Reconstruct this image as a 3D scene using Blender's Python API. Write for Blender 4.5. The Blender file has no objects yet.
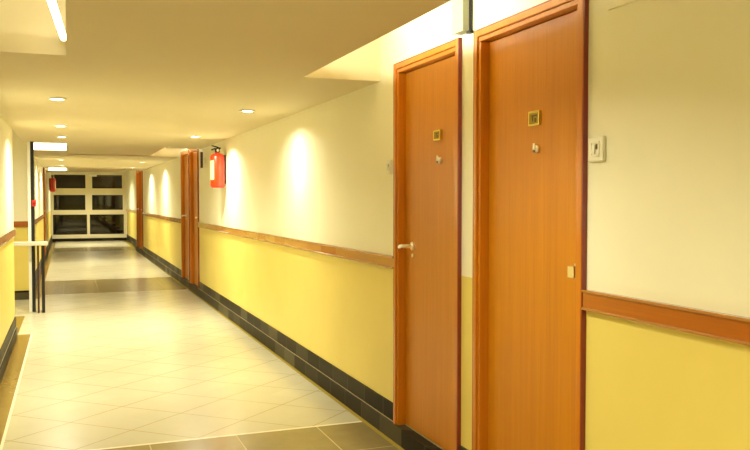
import bpy, bmesh, math, random
from mathutils import Vector, Matrix
random.seed(7)
C = bpy.context.scene.collection
PI = math.pi

# ------------------------------------------------------------------ camera
cam = bpy.data.cameras.new('camera'); cam.sensor_width = 36.0; cam.lens = 800/750*36
cam.clip_start = 0.05; cam.clip_end = 200
camo = bpy.data.objects.new('camera', cam); C.objects.link(camo)
camo.location = (0, 0, 1.46)
camo.rotation_euler = (math.radians(90-1.8615), 0, math.radians(-20.984))
bpy.context.scene.camera = camo

# ------------------------------------------------------------------ world, exposure
w = bpy.data.worlds.new('night'); bpy.context.scene.world = w; w.use_nodes = True
w.node_tree.nodes['Background'].inputs[0].default_value = (0.010, 0.009, 0.008, 1)
w.node_tree.nodes['Background'].inputs[1].default_value = 1.0
vs = bpy.context.scene.view_settings
vs.view_transform = 'Standard'; vs.look = 'None'; vs.gamma = 1.0; vs.use_curve_mapping = False
vs.exposure = 0.07

WARM = (1.0, 0.985, 0.75)          # colour of the halogen downlights
WASHC = (1.0, 0.99, 0.79)
TUBEC = (1.0, 0.99, 0.77)
E_DOWN = 15.5                     # downlight watts (down into the corridor)
E_WASH = 20.0                      # scallop spot watts
E_TUBE = 160.0                    # emission of the cove tubes
E_FACEGLOW = 5.0
E_LENS = 14.0

# ------------------------------------------------------------------ dimensions
XR, XL, CE, HI = 1.84, -0.54, 2.198, 2.65
XR2 = 1.93                         # right wall near the end window
YB, YE = -3.2, 29.5
OPEN0, OPEN1 = 9.25, 12.65         # stair opening in the left wall
LEDGE, SKT = 0.105, 0.216

# ------------------------------------------------------------------ material helpers
def newmat(name):
    m = bpy.data.materials.new(name); m.use_nodes = True
    nt = m.node_tree; return m, nt, nt.nodes['Principled BSDF']
def plain(name, col, rough=0.5, metal=0.0, coat=0.0, emit=None, es=0.0):
    m, nt, b = newmat(name)
    b.inputs['Base Color'].default_value = (*col, 1); b.inputs['Roughness'].default_value = rough
    b.inputs['Metallic'].default_value = metal; b.inputs['Coat Weight'].default_value = coat
    if emit: b.inputs['Emission Color'].default_value = (*emit, 1); b.inputs['Emission Strength'].default_value = es
    return m
class NB:
    def __init__(s, nt): s.nt = nt
    def math(s, op, a, b=None, c=None):
        n = s.nt.nodes.new('ShaderNodeMath'); n.operation = op
        for i, v in enumerate((a, b, c)):
            if v is None: continue
            if isinstance(v, (int, float)): n.inputs[i].default_value = v
            else: s.nt.links.new(v, n.inputs[i])
        return n.outputs[0]
    def mix(s, f, a, b):
        n = s.nt.nodes.new('ShaderNodeMix'); n.data_type = 'RGBA'
        for k, v in ((0, f), (6, a), (7, b)):
            if isinstance(v, (int, float)): n.inputs[k].default_value = v
            elif isinstance(v, tuple): n.inputs[k].default_value = (*v, 1)
            else: s.nt.links.new(v, n.inputs[k])
        return n.outputs[2]
    def pos(s):
        g = s.nt.nodes.new('ShaderNodeNewGeometry'); x = s.nt.nodes.new('ShaderNodeSeparateXYZ')
        s.nt.links.new(g.outputs['Position'], x.inputs[0]); return x.outputs
    def comb(s, x, y, z):
        n = s.nt.nodes.new('ShaderNodeCombineXYZ')
        for i, v in enumerate((x, y, z)):
            if isinstance(v, (int, float)): n.inputs[i].default_value = v
            else: s.nt.links.new(v, n.inputs[i])
        return n.outputs[0]
    def noise(s, vec, scale, detail=3, rough=.5):
        n = s.nt.nodes.new('ShaderNodeTexNoise'); n.inputs['Scale'].default_value = scale
        n.inputs['Detail'].default_value = detail; n.inputs['Roughness'].default_value = rough
        s.nt.links.new(vec, n.inputs['Vector']); return n.outputs['Fac']
    def white(s, vec):
        n = s.nt.nodes.new('ShaderNodeTexWhiteNoise'); n.noise_dimensions = '3D'
        s.nt.links.new(vec, n.inputs['Vector']); return n.outputs['Value']
    def between(s, v, a, b):
        return s.math('MULTIPLY', s.math('GREATER_THAN', v, a), s.math('LESS_THAN', v, b))
    def maxi(s, *v):
        r = v[0]
        for k in v[1:]: r = s.math('MAXIMUM', r, k)
        return r
    def joint2(s, t, wdt):         # joints at half-integers
        return s.math('LESS_THAN', s.math('ABSOLUTE', s.math('SUBTRACT', s.math('FRACT', t), .5)), wdt)
    def joint(s, t, wdt):          # 1 on the joints of a unit grid
        return s.math('GREATER_THAN', s.math('ABSOLUTE', s.math('SUBTRACT', s.math('FRACT', t), .5)), .5-wdt)

# two-tone wall paint: cream over yellow, split behind the timber rail
def wall_paint():
    m, nt, b = newmat('two_tone_paint'); N = NB(nt); p = N.pos()
    vec = N.comb(p[0], p[1], p[2])
    n = N.noise(vec, 3.0, 4)
    up = N.mix(n, (0.86, 0.81, 0.60), (0.90, 0.86, 0.66))
    lo = N.mix(n, (0.73, 0.58, 0.135), (0.79, 0.64, 0.165))
    f = N.math('GREATER_THAN', p[2], 1.075)
    nt.links.new(N.mix(f, lo, up), b.inputs['Base Color'])
    b.inputs['Roughness'].default_value = 0.42; b.inputs['Specular IOR Level'].default_value = 0.35
    bp = nt.nodes.new('ShaderNodeBump'); bp.inputs['Strength'].default_value = .06
    nt.links.new(N.noise(vec, 14.0, 5), bp.inputs['Height']); nt.links.new(bp.outputs[0], b.inputs['Normal'])
    return m
M_WALL = wall_paint()
M_CREAM = plain('cream_paint', (0.84, 0.79, 0.62), 0.6)

def ceil_paint():
    m, nt, b = newmat('ceiling_paint'); N = NB(nt); p = N.pos()
    n = N.noise(N.comb(p[0], p[1], p[2]), 1.6, 3)
    nt.links.new(N.mix(n, (0.72, 0.62, 0.38), (0.76, 0.66, 0.42)), b.inputs['Base Color'])
    b.inputs['Roughness'].default_value = 0.65; return m
M_CEIL = ceil_paint()

def floor_mat():
    m, nt, b = newmat('floor_tiles'); N = NB(nt); p = N.pos(); x, y = p[0], p[1]
    # two sets of diagonal joints, as laid: 42 deg and 41 deg off the corridor's cross direction
    u = N.math('DIVIDE', N.math('SUBTRACT', N.math('ADD', N.math('MULTIPLY', x, .6691), N.math('MULTIPLY', y, .7431)), 4.576+.5*.4495), .4495)
    v = N.math('DIVIDE', N.math('SUBTRACT', N.math('ADD', N.math('MULTIPLY', x, -.6561), N.math('MULTIPLY', y, .7547)), 3.712+.5*.481), .481)
    jt = N.maxi(N.joint2(u, .0095), N.joint2(v, .0095))
    cell = N.white(N.comb(N.math('FLOOR', u), N.math('FLOOR', v), 0))
    vec = N.comb(x, y, 0)
    nz = N.noise(vec, 5.0, 5, .6)
    cream = N.mix(N.math('MULTIPLY_ADD', cell, .5, N.math('MULTIPLY', nz, .5)), (0.535, 0.485, 0.34), (0.60, 0.55, 0.395))
    cream = N.mix(N.math('MULTIPLY', jt, .75), cream, (0.33, 0.27, 0.12))
    # stone bands across the corridor and border strips
    band = N.maxi(N.between(y, 2.7, 4.89), N.between(y, 13.1, 15.35), N.between(y, 23.7, 25.65))
    brd = N.maxi(N.math('GREATER_THAN', x, 1.785), N.math('MULTIPLY', N.math('LESS_THAN', x, -.383), N.math('LESS_THAN', y, 9.37)),
                 N.math('MULTIPLY', N.math('LESS_THAN', x, -.40), N.math('GREATER_THAN', y, 12.65)),
                 N.math('MULTIPLY', N.math('LESS_THAN', x, -.52), N.between(y, 9.45, 10.85)))
    bu = N.math('DIVIDE', N.math('SUBTRACT', x, .436), .518); bv = N.math('DIVIDE', N.math('SUBTRACT', y, 4.89), .55)
    bj = N.maxi(N.joint(bu, .007), N.joint(bv, .006))
    bc = N.white(N.comb(N.math('FLOOR', bu), N.math('FLOOR', bv), 3))
    bn = N.noise(vec, 9.0, 6, .65)
    stone = N.mix(N.math('MULTIPLY_ADD', bc, .4, N.math('MULTIPLY', bn, .6)), (0.20, 0.145, 0.045), (0.36, 0.27, 0.10))
    stone = N.mix(N.math('MULTIPLY', bj, .8), stone, (0.60, 0.48, 0.22))
    border = N.mix(N.math('GREATER_THAN', x, 0.0), N.mix(bn, (0.20, 0.115, 0.016), (0.28, 0.17, 0.03)), (0.40, 0.29, 0.04))
    col = N.mix(brd, N.mix(band, cream, stone), border)
    edge = N.maxi(*[N.between(y, e-.012, e+.012) for e in (4.895, 13.1, 15.35, 23.7)])
    edge = N.math('MULTIPLY', edge, N.math('SUBTRACT', 1.0, brd))
    e2 = N.math('MULTIPLY', N.between(x, -.392, -.374), N.math('LESS_THAN', y, 9.37))
    col = N.mix(N.maxi(edge, e2), col, (0.88, 0.82, 0.62))
    nt.links.new(col, b.inputs['Base Color'])
    r = N.math('MULTIPLY_ADD', N.noise(vec, 30, 3), .12, .17)
    nt.links.new(r, b.inputs['Roughness'])
    return m
M_FLOOR = floor_mat()

def slate():
    m, nt, b = newmat('dark_slate'); N = NB(nt); p = N.pos()
    a = N.math('ADD', p[1], p[0])
    t = N.math('DIVIDE', a, .34)
    c = N.white(N.comb(N.math('FLOOR', t), N.math('GREATER_THAN', p[2], LEDGE), 1))
    n = N.noise(N.comb(p[0], p[1], p[2]), 11.0, 6, .7)
    f = N.math('MULTIPLY_ADD', N.math('MAXIMUM', N.math('MULTIPLY', N.math('SUBTRACT', c, .55), 2.0), 0), .85, N.math('MULTIPLY', n, .12))
    col = N.mix(f, (0.009, 0.005, 0.001), (0.14, 0.12, 0.065))
    col = N.mix(N.math('MULTIPLY', N.joint(t, .012), .7), col, (0.11, 0.09, 0.045))
    nt.links.new(col, b.inputs['Base Color']); b.inputs['Roughness'].default_value = .42; b.inputs['Specular IOR Level'].default_value = .06
    return m
M_SLATE = slate()
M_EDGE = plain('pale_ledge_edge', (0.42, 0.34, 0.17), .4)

def wood(name, c1, c2, scale=(60, 60, 1.6), rough=.32, coat=.35, reflect_col=None):
    m, nt, b = newmat(name); N = NB(nt)
    tc = nt.nodes.new('ShaderNodeNewGeometry'); mp = nt.nodes.new('ShaderNodeMapping')
    mp.inputs['Scale'].default_value = scale; nt.links.new(tc.outputs['Position'], mp.inputs[0])
    n1 = N.noise(mp.outputs[0], 1.0, 6, .62)
    mp2 = nt.nodes.new('ShaderNodeMapping'); mp2.inputs['Scale'].default_value = tuple(k*.22 for k in scale)
    nt.links.new(tc.outputs['Position'], mp2.inputs[0]); n2 = N.noise(mp2.outputs[0], 1.0, 3)
    f = N.math('MULTIPLY_ADD', n1, .7, N.math('MULTIPLY', n2, .3))
    f = N.math('MULTIPLY_ADD', N.math('SUBTRACT', f, .5), 2.2, .5)
    cl = nt.nodes.new('ShaderNodeClamp'); nt.links.new(f, cl.inputs[0]); f = cl.outputs[0]
    col = N.mix(f, c1, c2)
    if reflect_col:                       # gold reflections on the far rail painted in, in random lengths
        p = N.pos(); bt = N.math('DIVIDE', p[1], .37)
        far = N.math('GREATER_THAN', p[1], 4.3)
        k = N.math('MULTIPLY', N.math('MULTIPLY', N.white(N.comb(N.math('FLOOR', bt), 0, 0)), .8), far)
        col = N.mix(k, col, reflect_col)
    nt.links.new(col, b.inputs['Base Color'])
    b.inputs['Roughness'].default_value = rough; b.inputs['Coat Weight'].default_value = coat
    b.inputs['Coat Roughness'].default_value = .12
    return m
M_LEAF = wood('teak_veneer', (0.46, 0.150, 0.0015), (0.59, 0.220, 0.002), rough=.42, coat=.06)
M_FRAME = wood('teak_frame', (0.47, 0.128, 0.002), (0.60, 0.198, 0.003), rough=.28, coat=.4)
M_DARKRED = plain('shade_and_glass_red', (0.22, 0.018, 0.008), .3, coat=.5)  # shade of the frame side put into the colour; also call point glass
M_RAIL = wood('rail_wood', (0.36, 0.085, 0.007), (0.46, 0.13, 0.012), scale=(60, 1.5, 60), rough=.22, coat=.7, reflect_col=(0.62, 0.36, 0.08))
M_RAIL2 = wood('plain_rail_wood', (0.30, 0.075, 0.008), (0.38, 0.105, 0.012), scale=(60, 1.5, 60), rough=.3, coat=.3)
M_RAILE = plain('rail_nosing', (0.42, 0.17, 0.04), .16, coat=.8)
M_CHROME = plain('brushed_chrome', (0.92, 0.90, 0.86), .28, 1.0)
M_BRASS = plain('polished_brass', (0.83, 0.66, 0.16), .24, 1.0)
M_BRASSM = plain('dull_brass', (0.42, 0.30, 0.05), .45, .6)
M_BRASSD = plain('engraved_brass', (0.14, 0.09, 0.01), .5)
M_BLACK = plain('black_metal', (0.012, 0.010, 0.012), .35)
M_DPURP = plain('dark_bronze', (0.05, 0.018, 0.025), .35)
M_WHITE = plain('white_plastic', (0.86, 0.82, 0.68), .35)
M_WHITEP = plain('white_enamel', (0.88, 0.86, 0.76), .3)
M_GREY = plain('grey_trunking', (0.36, 0.37, 0.25), .4)
M_RED = plain('extinguisher_red', (0.64, 0.028, 0.004), .3, coat=.25)
M_REDD = plain('alarm_red', (0.62, 0.02, 0.02), .35)
M_LABEL = plain('extinguisher_label', (0.66, 0.50, 0.20), .5)
M_ALU = plain('cream_aluminium', (0.80, 0.72, 0.48), .35)
M_STEEL = plain('steel_top', (0.72, 0.70, 0.60), .3, .3)
M_LENS = plain('lamp_lens', (0.9, 0.9, 0.85), .3, emit=(1, .95, .80), es=E_LENS)
M_TUBE = plain('fluorescent_glow', (0.9, 0.9, 0.85), .3, emit=TUBEC, es=E_TUBE)
M_TUBEL = plain('fluorescent_glow_soft', (0.9, 0.9, 0.85), .3, emit=TUBEC, es=9.0)
M_FACEGLOW = plain('recess_face_glow', (0.9, 0.9, 0.85), .3, emit=(1.0, .93, .68), es=E_FACEGLOW)  # glow added for the lit far faces of the left recesses
M_OUT = plain('dark_masonry', (0.10, 0.085, 0.06), .8)
def glass():
    m, nt, b = newmat('night_glass')
    b.inputs['Base Color'].default_value = (0.75, 0.76, 0.72, 1); b.inputs['Roughness'].default_value = 0.02
    b.inputs['Transmission Weight'].default_value = 1.0; b.inputs['IOR'].default_value = 1.45
    return m
M_GLASS = glass()

# ------------------------------------------------------------------ mesh helpers
def box(bm, x0, x1, y0, y1, z0, z1):
    x0, x1 = sorted((x0, x1)); y0, y1 = sorted((y0, y1)); z0, z1 = sorted((z0, z1))
    v = [bm.verts.new((x, y, z)) for z in (z0, z1) for y in (y0, y1) for x in (x0, x1)]
    for f in ((0,2,3,1),(4,5,7,6),(0,1,5,4),(2,6,7,3),(0,4,6,2),(1,3,7,5)): bm.faces.new([v[i] for i in f])
def lathe(bm, prof, c=(0,0,0), axis='z', n=24):
    rings = []
    for r, h in prof:
        ring = []
        for k in range(n):
            a = 2*PI*k/n; p = (r*math.cos(a), r*math.sin(a), h)
            if axis == 'x': p = (h, r*math.cos(a), r*math.sin(a))
            if axis == 'y': p = (r*math.sin(a), h, r*math.cos(a))
            ring.append(bm.verts.new((c[0]+p[0], c[1]+p[1], c[2]+p[2])))
        rings.append(ring)
    for a, b in zip(rings, rings[1:]):
        for k in range(n): bm.faces.new((a[k], a[(k+1)%n], b[(k+1)%n], b[k]))
    bm.faces.new(rings[0][::-1]); bm.faces.new(rings[-1])
def tube(bm, pts, r, n=12):
    pts = [Vector(p) for p in pts]; rings = []
    up = Vector((0.13, 0.2, 1)).normalized()
    for i, p in enumerate(pts):
        d = (pts[min(i+1, len(pts)-1)]-pts[max(i-1, 0)]).normalized()
        u = up.cross(d)
        if u.length < .1: u = Vector((1, 0, 0)).cross(d)
        u.normalize(); v = d.cross(u)
        rings.append([bm.verts.new(p+r*(math.cos(2*PI*k/n)*u+math.sin(2*PI*k/n)*v)) for k in range(n)])
    for a, b in zip(rings, rings[1:]):
        for k in range(n): bm.faces.new((a[k], a[(k+1)%n], b[(k+1)%n], b[k]))
    bm.faces.new(rings[0][::-1]); bm.faces.new(rings[-1])
def obj(name, fn, mat, parent=None, bevel=0, smooth=False, loc=None):
    bm = bmesh.new(); fn(bm)
    bmesh.ops.recalc_face_normals(bm, faces=bm.faces)
    me = bpy.data.meshes.new(name); bm.to_mesh(me); bm.free()
    me.materials.append(mat)
    if smooth:
        for p in me.polygons: p.use_smooth = True
        me.set_sharp_from_angle(angle=math.radians(38))
    o = bpy.data.objects.new(name, me); C.objects.link(o)
    if loc: o.location = loc
    if parent: o.parent = parent
    if bevel:
        md = o.modifiers.new('bevel', 'BEVEL'); md.width = bevel; md.segments = 2; md.limit_method = 'ANGLE'
    return o
def boxes(*bs):
    def fn(bm):
        for b in bs: box(bm, *b)
    return fn
def tag(o, label, cat, group=None, kind=None):
    o['label'] = label; o['category'] = cat
    if group: o['group'] = group
    if kind: o['kind'] = kind
    return o
def thing(name, label, cat, loc, group=None, kind=None):
    o = bpy.data.objects.new(name, None); o.empty_display_size = .1; C.objects.link(o); o.location = loc
    return tag(o, label, cat, group, kind)
def copy_tree(o, parent=None):
    c = o.copy(); C.objects.link(c); c.parent = parent
    for ch in [k for k in bpy.data.objects if k.parent == o and k is not c]: copy_tree(ch, c)
    return c
def struct(name, fn, mat, label, cat, bevel=0):
    return tag(obj(name, fn, mat, None, bevel), label, cat, None, 'structure')

# ------------------------------------------------------------------ room shell
struct('floor', boxes((-2.6, 2.1, YB-.2, YE+.2, -.12, 0)), M_FLOOR,
       'cream diagonal tile floor with brown stone bands across the corridor', 'floor')

# door openings in the right wall: outer frame edges
DY = [(2.548, 3.430), (3.585, 4.440), (12.19, 13.045), (13.15, 14.10), (21.85, 22.74), (22.87, 23.75)]
DTOP = 2.262
def right_wall(bm):
    ys = [YB] ; cuts = []
    for a, b in DY: cuts.append((a+.03, b-.03))
    y = YB
    for a, b in cuts:
        box(bm, XR, XR+.16, y, a, 0, HI)
        box(bm, XR, XR+.16, a, b, DTOP-.03, HI)
        box(bm, XR+.10, XR+.16, a, b, 0, DTOP-.03)
        y = b
    box(bm, XR, XR+.16, y, 24.05, 0, HI)
    box(bm, XR2, XR2+.10, 24.05, YE, 0, HI)
struct('wall_right', right_wall, M_WALL, 'long right corridor wall painted cream above and yellow below', 'wall')
struct('wall_left', boxes((XL-.16, XL, YB, OPEN0, 0, HI)), M_WALL, 'left wall strip at the photo edge before the stair opening', 'wall')
LD = (20.3, 21.2)
struct('wall_left_far', boxes((XL-.16, XL, OPEN1, LD[0]+.03, 0, HI), (XL-.16, XL, LD[0]+.03, LD[1]-.03, DTOP-.03, HI),
       (XL-.16, XL-.10, LD[0]+.03, LD[1]-.03, 0, DTOP-.03), (XL-.16, XL, LD[1]-.03, YE, 0, HI)), M_WALL,
       'far left corridor wall beyond the stair opening', 'wall')
struct('wall_alcove', boxes((-2.4, XL-.16, OPEN1, OPEN1+.15, 0, HI)), M_WALL, 'wall facing the camera inside the stair opening', 'wall')
struct('wall_alcove_side', boxes((-2.5, -2.4, OPEN0-.6, OPEN1+.15, 0, HI), (-2.4, XL-.16, OPEN0-.6, OPEN0-.5, 0, HI)), M_WALL, 'hidden side walls of the stair opening', 'wall')
struct('wall_back', boxes((XL-.16, XR+.16, YB-.15, YB, 0, HI)), M_WALL, 'corridor wall behind the camera', 'wall')
def end_wall(bm):
    box(bm, XL-.16, XR2+.1, YE, YE+.15, 0, .11)
    box(bm, XL-.16, XL+.03, YE, YE+.15, .11, HI); box(bm, XR2-.03, XR2+.1, YE, YE+.15, .11, HI)
    box(bm, XL+.03, XR2-.03, YE, YE+.15, 2.36, HI)
struct('wall_end', end_wall, M_CREAM, 'end wall surrounding the six-pane window', 'wall')

# dropped ceiling with light recesses left and right (solid blocks, hollow above the middle slab at each recess)
RR = [(1.9, 4.705), (12.0, 14.4), (21.7, 24.05)]
LR = [(2.0, 4.437), (11.45, 13.15), (20.45, 22.6)]
YC = 24.05
def ceiling(bm):
    box(bm, -2.6, 2.1, YB-.2, YE+.2, HI, HI+.1)
    y = YB
    for a, b in RR:
        box(bm, 1.34, XR, y, a, CE, HI); y = b
    y = YB
    for a, b in LR:
        box(bm, XL, 0, y, a, CE, HI); y = b
    box(bm, XL, 0, y, YC, CE, HI)
    y = YB
    for k, ((a, b), (c, d)) in enumerate(zip(RR, LR)):
        lo, hi = min(a, c), max(b, d); up = 0 if k == 0 else .022
        box(bm, 0, 1.34, y, lo, CE, HI); box(bm, 0, 1.34, lo, hi, CE+up, CE+.07); y = hi
    box(bm, XL, XR2, YC, YE, 2.42, HI)
struct('ceiling', ceiling, M_CEIL, 'low cream dropped ceiling with light recesses', 'ceiling')

# stone plinth + skirting along the walls
def ysegs(skips, y0, y1):
    out, y = [], y0
    for a, b in skips: out.append((y, a)); y = b
    out.append((y, y1)); return out
def base_right(bm):
    box(bm, XR-.025, XR+.10, YB, 24.05, 0, LEDGE)
    for a, b in ysegs(DY, YB, 24.05): box(bm, XR-.010, XR, a, b, LEDGE, SKT)
    box(bm, XR2-.025, XR2, 24.05, YE, 0, LEDGE); box(bm, XR2-.01, XR2, 24.05, YE, LEDGE, SKT)
struct('baseboard_right', base_right, M_SLATE, 'two-step dark slate skirting along the right wall', 'skirting')
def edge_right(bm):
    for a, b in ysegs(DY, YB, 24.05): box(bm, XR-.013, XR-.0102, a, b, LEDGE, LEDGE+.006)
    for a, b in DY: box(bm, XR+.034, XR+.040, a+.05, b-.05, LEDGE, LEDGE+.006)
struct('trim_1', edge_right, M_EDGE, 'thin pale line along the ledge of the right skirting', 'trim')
def base_left(bm):
    for a, b in ((YB, OPEN0), (OPEN1, YE)):
        box(bm, XL, XL+.025, a, b, 0, LEDGE)
    for a, b in ((YB, OPEN0), (OPEN1, LD[0]), (LD[1], YE)): box(bm, XL, XL+.010, a, b, LEDGE, SKT)
struct('baseboard_left', base_left, M_SLATE, 'dark slate skirting along the left wall', 'skirting')
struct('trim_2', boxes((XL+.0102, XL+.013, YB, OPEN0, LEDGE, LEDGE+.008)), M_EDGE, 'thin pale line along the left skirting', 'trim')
struct('baseboard_alcove', boxes((-2.4, XL-.0, OPEN1-.02, OPEN1, 0, .13)), M_SLATE, 'dark skirting at the foot of the stair-opening wall', 'skirting')
struct('baseboard_end', boxes((XL+.025, XR2-.025, YE-.02, YE, 0, .10)), M_SLATE, 'dark skirting under the end window', 'skirting')

# timber rails (trim_n > nosing)
def rail(name, side, y0, y1, label, dz=0):
    s = -1 if side == 'R' else 1; X = XR if side == 'R' else XL
    o = struct(name, boxes((X, X+s*.018, y0, y1, 1.048+dz, 1.108+dz)), M_RAIL if side == 'R' else M_RAIL2, label, 'rail')
    for z0, z1 in ((1.106, 1.117), (1.039, 1.050)):
        obj('nosing', boxes((X, X+s*.026, y0, y1, z0+dz, z1+dz)), M_RAILE, o, bevel=.003)
    return o
rail('trim_3', 'R', YB, 2.546, 'reddish timber wall rail at right of the nearest door')
rail('trim_4', 'R', 4.442, 12.188, 'long timber wall rail under the fire extinguisher')
rail('trim_5', 'R', 14.102, 21.848, 'timber rail on the right wall beyond the middle pair of doors')
rail('trim_6', 'L', YB, OPEN0, 'timber rail on the left wall at the photo edge', .035)
rail('trim_7', 'L', OPEN1, 20.298, 'timber rail on the far left wall before the left door')
o = struct('trim_8', boxes((-2.4, XL, OPEN1-.02, OPEN1, 1.055, 1.135)), M_RAIL2, 'red-brown rail across the wall in the stair opening', 'rail')
o = struct('trim_9', boxes((XR2-.02, XR2, 24.1, YE, 1.04, 1.115)), M_RAIL, 'timber rail beside the end window on the right', 'rail')

# ------------------------------------------------------------------ doors
def lever_handle(bm, X, y, z, s, d):     # rosette on the leaf, neck out into the corridor, lever turning along the leaf
    lathe(bm, [(.0, 0), (.026, 0), (.026, -.008*1), (.022, -.012), (.0, -.012)] if s > 0 else [(.0, 0), (.026, 0), (.026, .008), (.022, .012), (.0, .012)], (X, y, z), 'x', 20)
    k = -s
    tube(bm, [(X, y, z), (X+k*.03, y, z), (X+k*.050, y, z), (X+k*.058, y+d*.008, z), (X+k*.060, y+d*.03, z), (X+k*.058, y+d*.06, z-.003), (X+k*.056, y+d*.075, z-.010)], .0105, 12)
    lathe(bm, [(0, -.006), (.011, -.006), (.011, .006), (0, .006)], (X, y, z-.055), 'x', 16)
def knob_handle(bm, X, y, z, s, d):
    k = -s
    box(bm, X, X+k*.010, y-.028, y+.028, z-.030, z+.030)
    p = [(.0, 0), (.013, 0), (.012, .022), (.019, .026), (.020, .042), (.017, .047), (.0, .047)]
    lathe(bm, [(r, k*h) for r, h in p], (X, y, z), 'x', 20)
    box(bm, X+k*.026, X+k*.048, y-.020, y+.020, z-.022, z+.022)
def make_door(name, side, y0, y1, label, handle, hy, hz, plate=None, peep=None, depth=.0):
    s = 1 if side == 'R' else -1           # +1: corridor lies towards -X
    X = XR if side == 'R' else XL
    root = thing(name, label, 'door', (X, (y0+y1)/2, LEDGE), None, 'structure')
    def P(nm, fn, mat, par=None, **kw):
        o = obj(nm, fn, mat, None, **kw); o.parent = par or root
        if par is None: o.matrix_parent_inverse = Matrix.Translation((-X, -(y0+y1)/2, -LEDGE))
        return o
    f, bk = X-s*.022, X+s*.098
    fw, t2 = .036, .022
    z0, z1 = LEDGE, DTOP
    # outer casing with an inner, slightly set-back lining
    def frame(bm):
        box(bm, f, bk, y0+.006, y0+fw, z0, z1); box(bm, f, bk, y1-fw, y1-.006, z0, z1)
        box(bm, f, bk, y0+fw, y1-fw, z1-fw, z1-.006)
    fr = P('door_frame', frame, M_FRAME, bevel=.004)
    def shade_edge(bm):  # dark red strip standing in for the frame's shaded outer side
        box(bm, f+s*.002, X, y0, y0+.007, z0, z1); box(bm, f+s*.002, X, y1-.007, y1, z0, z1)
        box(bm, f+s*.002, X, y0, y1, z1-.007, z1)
    P('frame_side_shade', shade_edge, M_DARKRED)['label'] = 'outer side of the door frame, its shade painted dark red-brown'
    def lining(bm):
        box(bm, f+s*.010, bk, y0+fw, y0+fw+t2, z0, z1-fw-t2); box(bm, f+s*.010, bk, y1-fw-t2, y1-fw, z0, z1-fw-t2)
        box(bm, f+s*.010, bk, y0+fw, y1-fw, z1-fw-t2, z1-fw)
    P('frame_lining', lining, M_FRAME, bevel=.003)
    xl = X+s*.034                          # face of the leaf
    leaf = P('door_leaf', boxes((xl, xl+s*.045, y0+fw+t2+.002, y1-fw-t2-.002, z0+.009, z1-fw-t2-.002)), M_LEAF, bevel=.002)
    def part(nm, fn, mat, **kw):
        o = P(nm, fn, mat, None, **kw); return o
    def Hd(bm):
        (lever_handle if handle == 'lever' else knob_handle)(bm, xl, hy, hz, s, 1)
    part('door_handle', Hd, M_CHROME, smooth=True)['label'] = 'chrome lever handle' if handle == 'lever' else 'chrome square-backed knob'
    if plate:
        py, pz, pw, ph = plate
        pl = part('number_plate', boxes((xl, xl-s*.006, py-pw/2, py+pw/2, pz-ph/2, pz+ph/2)), M_BRASSM, bevel=.0015)
        pl['label'] = 'small square brass number plate'
        def rim(bm):
            e = .008; a, b, c, d = py-pw/2, py+pw/2, pz-ph/2, pz+ph/2
            for q in ((a, a+e, c, d), (b-e, b, c, d), (a+e, b-e, c, c+e), (a+e, b-e, d-e, d)):
                box(bm, xl-s*.006, xl-s*.010, *q)
        r = P('plate_rim', rim, M_BRASS, pl)
        def digits(bm):
            # worn figures, too small to read in the photo: a bar and two short strokes
            box(bm, xl-s*.006, xl-s*.0075, py-pw*.24, py+pw*.26, pz+ph*.13, pz+ph*.24)
            box(bm, xl-s*.006, xl-s*.0075, py-pw*.16, py-pw*.02, pz-ph*.26, pz+ph*.02)
            box(bm, xl-s*.006, xl-s*.0075, py+pw*.10, py+pw*.22, pz-ph*.20, pz+ph*.13)
        P('engraved_number', digits, M_BRASSD, pl)
    if peep:
        py, pz = peep
        pe = part('door_viewer', lambda bm: lathe(bm, [(0, 0), (.017, 0), (.017, -s*.012), (.012, -s*.018), (.0, -s*.018)], (xl, py, pz), 'x', 20), M_CHROME, smooth=True)
        pe['label'] = 'round chrome door viewer'
        P('viewer_cover', boxes((xl-s*.017, xl-s*.022, py-.006, py+.008, pz-.004, pz+.026)), M_CHROME, pe, bevel=.002)
        P('viewer_lens', lambda bm: lathe(bm, [(0, 0), (.006, 0), (.006, -s*.004), (0, -s*.004)], (xl-s*.018, py, pz-.008), 'x', 12), M_BLACK, pe)
    return root
make_door('door_1', 'R', *DY[0], 'orange-brown wooden door nearest the camera, right of its pair', 'knob', 2.632, 1.175, (2.965, 1.805, .085, .062), (2.945, 1.672))
make_door('door_2', 'R', *DY[1], 'orange-brown wooden door with silver lever, second from the camera', 'lever', 4.265, 1.186, (3.93, 1.805, .080, .056), (3.90, 1.667))
make_door('door_3', 'R', *DY[2], 'wooden door nearer of the middle pair beyond the red extinguisher', 'lever', 12.32, 1.18)
make_door('door_4', 'R', *DY[3], 'wooden door farther of the middle pair, just beyond its twin', 'lever', 13.84, 1.18)
make_door('door_5', 'R', *DY[4], 'wooden door nearer of the farthest pair on the right', 'lever', 21.98, 1.18)
make_door('door_6', 'R', *DY[5], 'wooden door farthest along the right wall, towards the window', 'lever', 23.60, 1.18)
make_door('door_7', 'L', *LD, 'single wooden door seen edge-on in the far left wall', 'lever', 20.45, 1.18)

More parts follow.
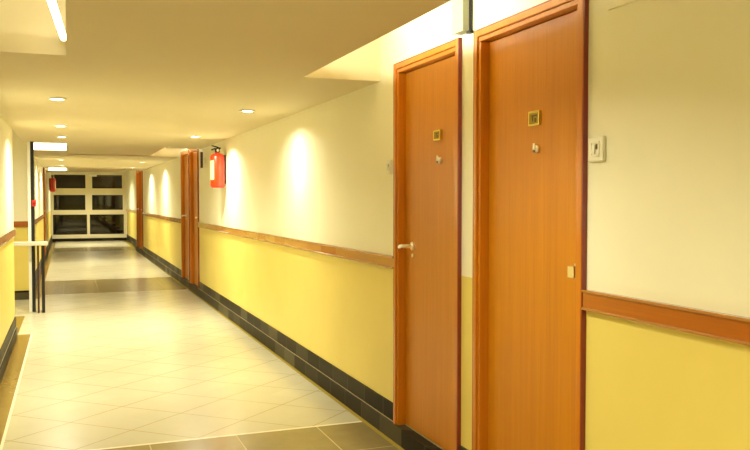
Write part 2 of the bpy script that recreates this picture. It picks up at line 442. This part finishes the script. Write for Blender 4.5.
# ------------------------------------------------------------------ end window
win = thing('window_1', 'dark six-pane window filling the end of the corridor', 'window', (.7, YE, .11), None, 'structure')
def WP(nm, fn, mat, **kw):
    o = obj(nm, fn, mat, None, **kw); o.parent = win; o.matrix_parent_inverse = Matrix.Translation((-.7, -YE, -.11)); return o
WX0, WX1 = XL+.03, XR2-.03
rows = [(1.83, 2.295), (1.08, 1.60), (.23, .92)]
cols = [[(-.43, .57), (.79, 1.78)], [(-.46, .56), (.78, 1.80)], [(-.49, .61), (.70, 1.83)]]
def wframe(bm):
    zs = [.11, .23, .92, 1.08, 1.60, 1.83, 2.295, 2.36]
    for a, b in ((.11, .23), (.92, 1.08), (1.60, 1.83), (2.295, 2.36)): box(bm, WX0, WX1, YE+.0, YE+.10, a, b)
    for (z0, z1), cc in zip(rows, cols):
        (a, b), (c, d) = cc
        for p, q in ((WX0, a), (b, c), (d, WX1)): box(bm, p, q, YE+.0, YE+.10, z0, z1)
WP('window_frame', wframe, M_ALU, bevel=.006)
for (z0, z1), cc in zip(rows, cols):
    for a, b in cc:
        WP('window_pane', boxes((a, b, YE+.045, YE+.053, z0, z1)), M_GLASS)
        def gasket(bm, a=a, b=b, z0=z0, z1=z1):
            g = .028
            for q in ((a, b, z0, z0+g), (a, b, z1-g, z1), (a, a+g, z0+g, z1-g), (b-g, b, z0+g, z1-g)):
                box(bm, q[0], q[1], YE+.03, YE+.045, q[2], q[3])
        WP('pane_gasket', gasket, M_BLACK)
# dim neighbouring wall and stair flight outside the glass
struct('wall_outside', boxes((-3, 4, YE+3.0, YE+3.2, 0, 3.6)), M_OUT, 'dim masonry wall outside seen through the window', 'wall')
st = obj('outdoor_stair', lambda bm: [box(bm, .9+k*.14, 1.06+k*.14, YE+1.2, YE+2.4, .95-k*.12, 1.05-k*.12) for k in range(8)] and tube(bm, [(.85, YE+1.2, 1.0), (2.0, YE+1.2, .02)], .05), M_BLACK)
tag(st, 'dark outdoor steps glimpsed through the lower right pane', 'stairs')

# ------------------------------------------------------------------ downlights
def make_downlight():
    root = thing('downlight', 'x', 'ceiling light', (0, 0, CE), 'recessed ceiling downlights')
    obj('trim_ring', lambda bm: lathe(bm, [(.046, -.001), (.066, -.001), (.066, -.005), (.060, -.011), (.047, -.012), (.046, -.008)], n=32), M_WHITEP, root, smooth=True)
    obj('lamp_lens', lambda bm: lathe(bm, [(.0, -.009), (.045, -.009), (.045, -.002), (0, -.002)], n=28), M_LENS, root)
    return root
dl0 = make_downlight(); first = [True]
def downlight(x, y, label, wash=0, e=1.0, z=CE):
    o = dl0 if first[0] else copy_tree(dl0)
    first[0] = False
    o.location = (x, y, z); o['label'] = label
    ld = bpy.data.lights.new('downlight_lamp', 'AREA'); ld.shape = 'DISK'; ld.size = .085; ld.energy = E_DOWN*e; ld.color = WARM
    ld.spread = math.radians(150)
    lo = bpy.data.objects.new('downlight_lamp', ld); C.objects.link(lo); lo.location = (0, 0, -.014); lo.parent = o
    if wash:
        sp = bpy.data.lights.new('wash_beam', 'SPOT'); sp.energy = E_WASH*wash; sp.color = WASHC
        sp.spot_size = math.radians(44); sp.spot_blend = .9; sp.shadow_soft_size = .03
        so = bpy.data.objects.new('wash_beam', sp); C.objects.link(so); so.location = (.01, 0, -.016); so.parent = o
        d = Vector((XR-x, 0, -.42)); so.rotation_euler = d.to_track_quat('-Z', 'Y').to_euler()
for x, y, lb, ws in [(1.40, 6.61, 'right-hand round downlight nearest, above the long blank wall', 1), (1.40, 9.55, 'right-hand round downlight above the red extinguisher', 1),
                 (1.385, 16.6, 'right-hand downlight just beyond the middle doors', 1), (1.40, 19.5, 'right-hand downlight farthest, before the last doors', 1),
                 (-.065, 6.32, 'left-hand downlight nearest, at the centre of the near ceiling', 0), (-.06, 8.63, 'left-hand downlight second from the camera', 0),
                 (-.06, 10.15, 'left-hand downlight third, just before the added glowing panel', 0),
                 (-.11, 16.1, 'left-hand downlight between the two added glowing panels, nearer one', 0), (-.12, 18.8, 'left-hand downlight between the two added glowing panels, farther one', 0)]:
    downlight(x, y, lb, ws, 1.0 if x > 0 else .8)
for x, y, lb in [(-.06, .5, 'left-hand downlight overhead at the camera')]:
    downlight(x, y, lb, .0, .15)
for x, y, lb in [(.72, 2.8, 'added fill lamp above the frame, before the nearest doors'), (.35, .9, 'added fill lamp overhead, just ahead of the camera'), (.6, -1.4, 'added fill lamp overhead, behind the camera')]:
    downlight(x, y, lb, 0, .22 if y > 2 else .07)  # unseen lamps added to fill the near doors, wall and floor
downlight(.7, 27.0, 'downlight in front of the end window', 0, 4.0, 2.42)
# lamp of the stair opening
downlight(-1.4, 11.0, 'downlight hidden in the stair opening ceiling', 0, 1.0, HI)

# ------------------------------------------------------------------ cove tubes and added glowing recess panels
def tube_lamp(name, p, q, label, mat=None):
    p, q = Vector(p), Vector(q)
    root = thing(name, label, 'lamp', p, 'fluorescent cove lamps'); inv = Matrix.Translation(-p)
    d = (q-p).normalized()
    a = obj('glass_tube', lambda bm: tube(bm, [p+d*.03, p.lerp(q, .5), q-d*.03], .016, 16), mat or M_TUBE, None, smooth=True); a.parent = root; a.matrix_parent_inverse = inv
    for k in (p, q):
        e = d*(.03 if k is p else -.03)
        b = obj('end_cap', lambda bm: (tube(bm, [k, k+e], .016, 16)), M_WHITEP, None, smooth=True); b.parent = root; b.matrix_parent_inverse = inv
    return root
tube_lamp('fluorescent_tube', (-.010, 4.40, 2.276), (-.075, 3.20, 2.276), 'bare glowing tube lying in the ceiling recess at top left', M_TUBEL)
tube_lamp('fluorescent_tube', (1.24, 4.30, 2.276), (1.24, 3.10, 2.276), 'hidden tube on the ceiling slab above the two nearest doors')
tube_lamp('fluorescent_tube', (1.24, 13.7, 2.276), (1.24, 12.5, 2.276), 'hidden tube on the ceiling slab above the middle doors')
tube_lamp('fluorescent_tube', (1.24, 23.4, 2.276), (1.24, 22.2, 2.276), 'hidden tube on the ceiling slab above the farthest doors')
def recess_glow(x0, x1, y, z0, z1, label):  # added glowing panel imitating the lit far face of a recess
    r = thing('recess_glow', label, 'light', ((x0+x1)/2, y, (z0+z1)/2), 'added glowing panels imitating lit left recess faces')
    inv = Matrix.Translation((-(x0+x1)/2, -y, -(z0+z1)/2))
    for nm, fn, m in (('housing', boxes((x0, x1, y-.03, y, z0, z1)), M_WHITEP), ('diffuser', boxes((x0+.008, x1-.008, y-.055, y-.03, z0+.006, z1-.006)), M_FACEGLOW)):
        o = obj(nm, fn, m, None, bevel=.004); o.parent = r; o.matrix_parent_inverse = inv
recess_glow(-.50, -.01, LR[1][1], CE+.0, CE+.17, 'added glowing panel for the lit face of the nearer left recess, above the dark pole')
recess_glow(-.47, -.03, LR[2][1], CE+.0, CE+.17, 'added glowing panel for the lit face of the farther left recess, above the left extinguisher')

# ------------------------------------------------------------------ fire extinguishers
def make_extinguisher():
    r = thing('fire_extinguisher', 'x', 'fire extinguisher', (0, 0, 0), 'wall-hung fire extinguishers')
    R, H = .088, .42
    obj('cylinder_body', lambda bm: lathe(bm, [(0, 0), (.066, 0), (.078, .012), (R, .03), (R, .380), (.082, .402), (.064, .418), (.036, .426), (.028, .430), (.026, .445), (0, .445)], n=36), M_RED, r, smooth=True)
    def label(bm):
        n = 14; a0, a1 = math.radians(140), math.radians(232)
        ra = []
        for k in range(n+1):
            a = a0+(a1-a0)*k/n; c, s = math.cos(a), math.sin(a)
            ra.append([bm.verts.new((q*c, q*s, z)) for q in (R+.0004, R+.0018) for z in (.10, .335)])
        for u, v in zip(ra, ra[1:]):
            bm.faces.new((u[2], v[2], v[3], u[3])); bm.faces.new((u[0], u[1], v[1], v[0])); bm.faces.new((u[1], u[3], v[3], v[1])); bm.faces.new((u[0], v[0], v[2], u[2]))
        bm.faces.new(ra[0][:2]+ra[0][:1:-1]); bm.faces.new(ra[-1][:2]+ra[-1][:1:-1])
    obj('paper_label', label, M_LABEL, r, smooth=True)['label'] = 'pale yellow paper label'
    v = obj('valve', lambda bm: (lathe(bm, [(0, .44), (.030, .44), (.030, .475), (.012, .482), (.012, .497), (0, .497)], n=18), box(bm, -.012, .012, -.03, .03, .455, .475)), M_BLACK, r, smooth=True)
    obj('lever', lambda bm: (tube(bm, [(.03, 0, .478), (-.03, 0, .484), (-.075, 0, .468)], .010, 8), tube(bm, [(.045, 0, .490), (-.03, 0, .512), (-.07, 0, .522)], .008, 8)), M_BLACK, v, smooth=True)
    obj('gauge', lambda bm: lathe(bm, [(0, -.020), (.017, -.020), (.017, -.034), (0, -.034)], (0, 0, .463), 'y', 18), M_CHROME, v, smooth=True)
    obj('hose', lambda bm: tube(bm, [(0, .03, .465), (0, .065, .46), (0, .092, .42), (0, .097, .34), (0, .096, .2), (0, .097, .1)], .009, 10), M_BLACK, r, smooth=True)
    obj('wall_bracket', lambda bm: (box(bm, .080, .10, -.02, .02, .05, .41), box(bm, .0, .085, -.03, .03, .388, .398)), M_BLACK, r)
    return r
e0 = make_extinguisher(); e0.location = (XR-.105, 9.98, 1.598)
e0['label'] = 'red fire extinguisher with pale label hanging on the right wall'
e1 = copy_tree(e0); e1.location = (XL+.105, 26.4, 1.68); e1.rotation_euler = (0, 0, PI)
e1['label'] = 'small distant red extinguisher on the left wall, before the dark window'

# ------------------------------------------------------------------ small wall fittings
def wall_switch(y, z, w, h, t, label):
    r = thing('wall_switch', label, 'switch', (XR, y, z), 'white bell switches beside the doors'); 
    def SP(nm, fn, m, par=None, **k):
        o = obj(nm, fn, m, None, **k); o.parent = par or r; o.matrix_parent_inverse = Matrix.Translation((-XR, -y, -z)); return o
    SP('face_plate', boxes((XR, XR-t, y-w/2, y+w/2, z-h/2, z+h/2)), M_WHITE, bevel=.004)
    SP('raised_frame', lambda bm: [box(bm, XR-t, XR-t-.004, *q) for q in ((y-w*.30, y+w*.30, z+h*.24, z+h*.30), (y-w*.30, y+w*.30, z-h*.30, z-h*.24), (y-w*.30, y-w*.22, z-h*.24, z+h*.24), (y+w*.22, y+w*.30, z-h*.24, z+h*.24))], M_WHITE)
    SP('rocker', lambda bm: (box(bm, XR-t, XR-t-.007, y-w*.03, y+w*.16, z-h*.20, z+h*.16)), M_WHITEP, bevel=.002)
    SP('indicator', boxes((XR-t, XR-t-.003, y-w*.17, y-w*.07, z-h*.02, z+h*.20)), M_BRASSD)['label'] = 'small dark indicator window'
wall_switch(2.48, 1.645, .088, .092, .016, 'white square switch on the cream wall right of the nearest door')
wall_switch(4.535, 1.655, .075, .085, .014, 'white switch left of the second door')

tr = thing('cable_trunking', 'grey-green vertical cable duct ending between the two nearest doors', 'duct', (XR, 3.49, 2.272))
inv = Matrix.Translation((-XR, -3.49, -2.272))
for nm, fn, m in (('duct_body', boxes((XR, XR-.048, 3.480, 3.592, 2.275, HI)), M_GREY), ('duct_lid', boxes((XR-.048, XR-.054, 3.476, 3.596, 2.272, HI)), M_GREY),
                  ('shade_strip', lambda bm: tube(bm, [(XR-.010, 3.478, 2.262), (XR-.010, 3.478, 2.4), (XR-.010, 3.478, HI)], .009, 10), M_BLACK),  # dark strip imitating the shadow line beside the trunking
                  ('shade_strip_foot', boxes((XR, XR-.022, 3.468, 3.50, 2.262, 2.276)), M_BLACK)):
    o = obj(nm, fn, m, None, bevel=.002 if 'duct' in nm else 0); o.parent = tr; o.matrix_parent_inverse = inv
pn = obj('access_panel', boxes((XR, XR-.008, 2.06, 2.425, 2.142, 2.42)), M_WALL, bevel=.003)
tag(pn, 'flush cream access panel high on the wall right of the nearest door', 'panel')

sg = thing('wall_sign', 'narrow dark sign projecting from wall between extinguisher and middle doors', 'sign', (XR, 11.62, 2.02))
inv = Matrix.Translation((-XR, -11.62, -2.02))
for nm, fn, m in (('sign_board', boxes((XR-.065, XR-.03, 11.60, 11.625, 1.905, 2.135)), M_DPURP), ('sign_bracket', boxes((XR, XR-.03, 11.605, 11.62, 1.98, 2.06)), M_WHITE),
                  ('sign_edge', boxes((XR-.075, XR-.0655, 11.598, 11.627, 1.905, 2.135)), M_WHITE)):
    o = obj(nm, fn, m, None); o.parent = sg; o.matrix_parent_inverse = inv

em = thing('emergency_light', 'small white light fixture at the top middle of the end window', 'light', (.82, YE-.06, 2.26))
inv = Matrix.Translation((-.82, -(YE-.06), -2.26))
for nm, fn, m in (('housing', boxes((.70, .94, YE-.10, YE-.004, 2.24, 2.31)), M_WHITEP), ('diffuser', boxes((.715, .925, YE-.125, YE-.10, 2.25, 2.30)), M_WHITE)):
    o = obj(nm, fn, m, None, bevel=.004); o.parent = em; o.matrix_parent_inverse = inv

# ------------------------------------------------------------------ stair barrier, pole, call point
YP = 11.1
rl = thing('stair_barrier', 'low barrier with pale flat top and dark posts at the stair opening', 'railing', (-.55, YP, 0)); inv = Matrix.Translation((.55, -YP, 0))
def RP(nm, fn, m, **k):
    o = obj(nm, fn, m, None, **k); o.parent = rl; o.matrix_parent_inverse = inv; return o
RP('top_rail', boxes((-1.05, -.245, YP-.05, YP+.07, .865, .915)), M_STEEL, bevel=.006)
RP('post', boxes((-.328, -.290, YP-.02, YP+.02, 0, .866)), M_BLACK)
RP('post', boxes((-.378, -.355, YP-.015, YP+.015, 0, .866)), M_DPURP)
RP('post', boxes((-.86, -.82, YP-.02, YP+.02, 0, .866)), M_BLACK)
pl = thing('corridor_pole', 'tall dark slim pole from floor to ceiling at the stair opening', 'pole', (-.445, YP+.13, 0)); inv = Matrix.Translation((.445, -(YP+.13), 0))
for nm, fn, m in (('dark_pole', boxes((-.446, -.406, YP+.10, YP+.16, 0, CE)), M_BLACK), ('white_strip', boxes((-.482, -.447, YP+.105, YP+.155, 0, CE)), M_WHITEP)):
    o = obj(nm, fn, m, None); o.parent = pl; o.matrix_parent_inverse = inv
cp = thing('call_point', 'small red fire call point fixed on the tall dark pole', 'alarm', (-.435, YP+.10, 1.405)); inv = Matrix.Translation((.435, -(YP+.10), -1.405))
for nm, fn, m in (('alarm_housing', boxes((-.435, -.385, YP+.065, YP+.10, 1.365, 1.445)), M_REDD), ('break_glass', boxes((-.425, -.395, YP+.061, YP+.065, 1.385, 1.415)), M_DARKRED)):
    o = obj(nm, fn, m, None, bevel=.003); o.parent = cp; o.matrix_parent_inverse = inv
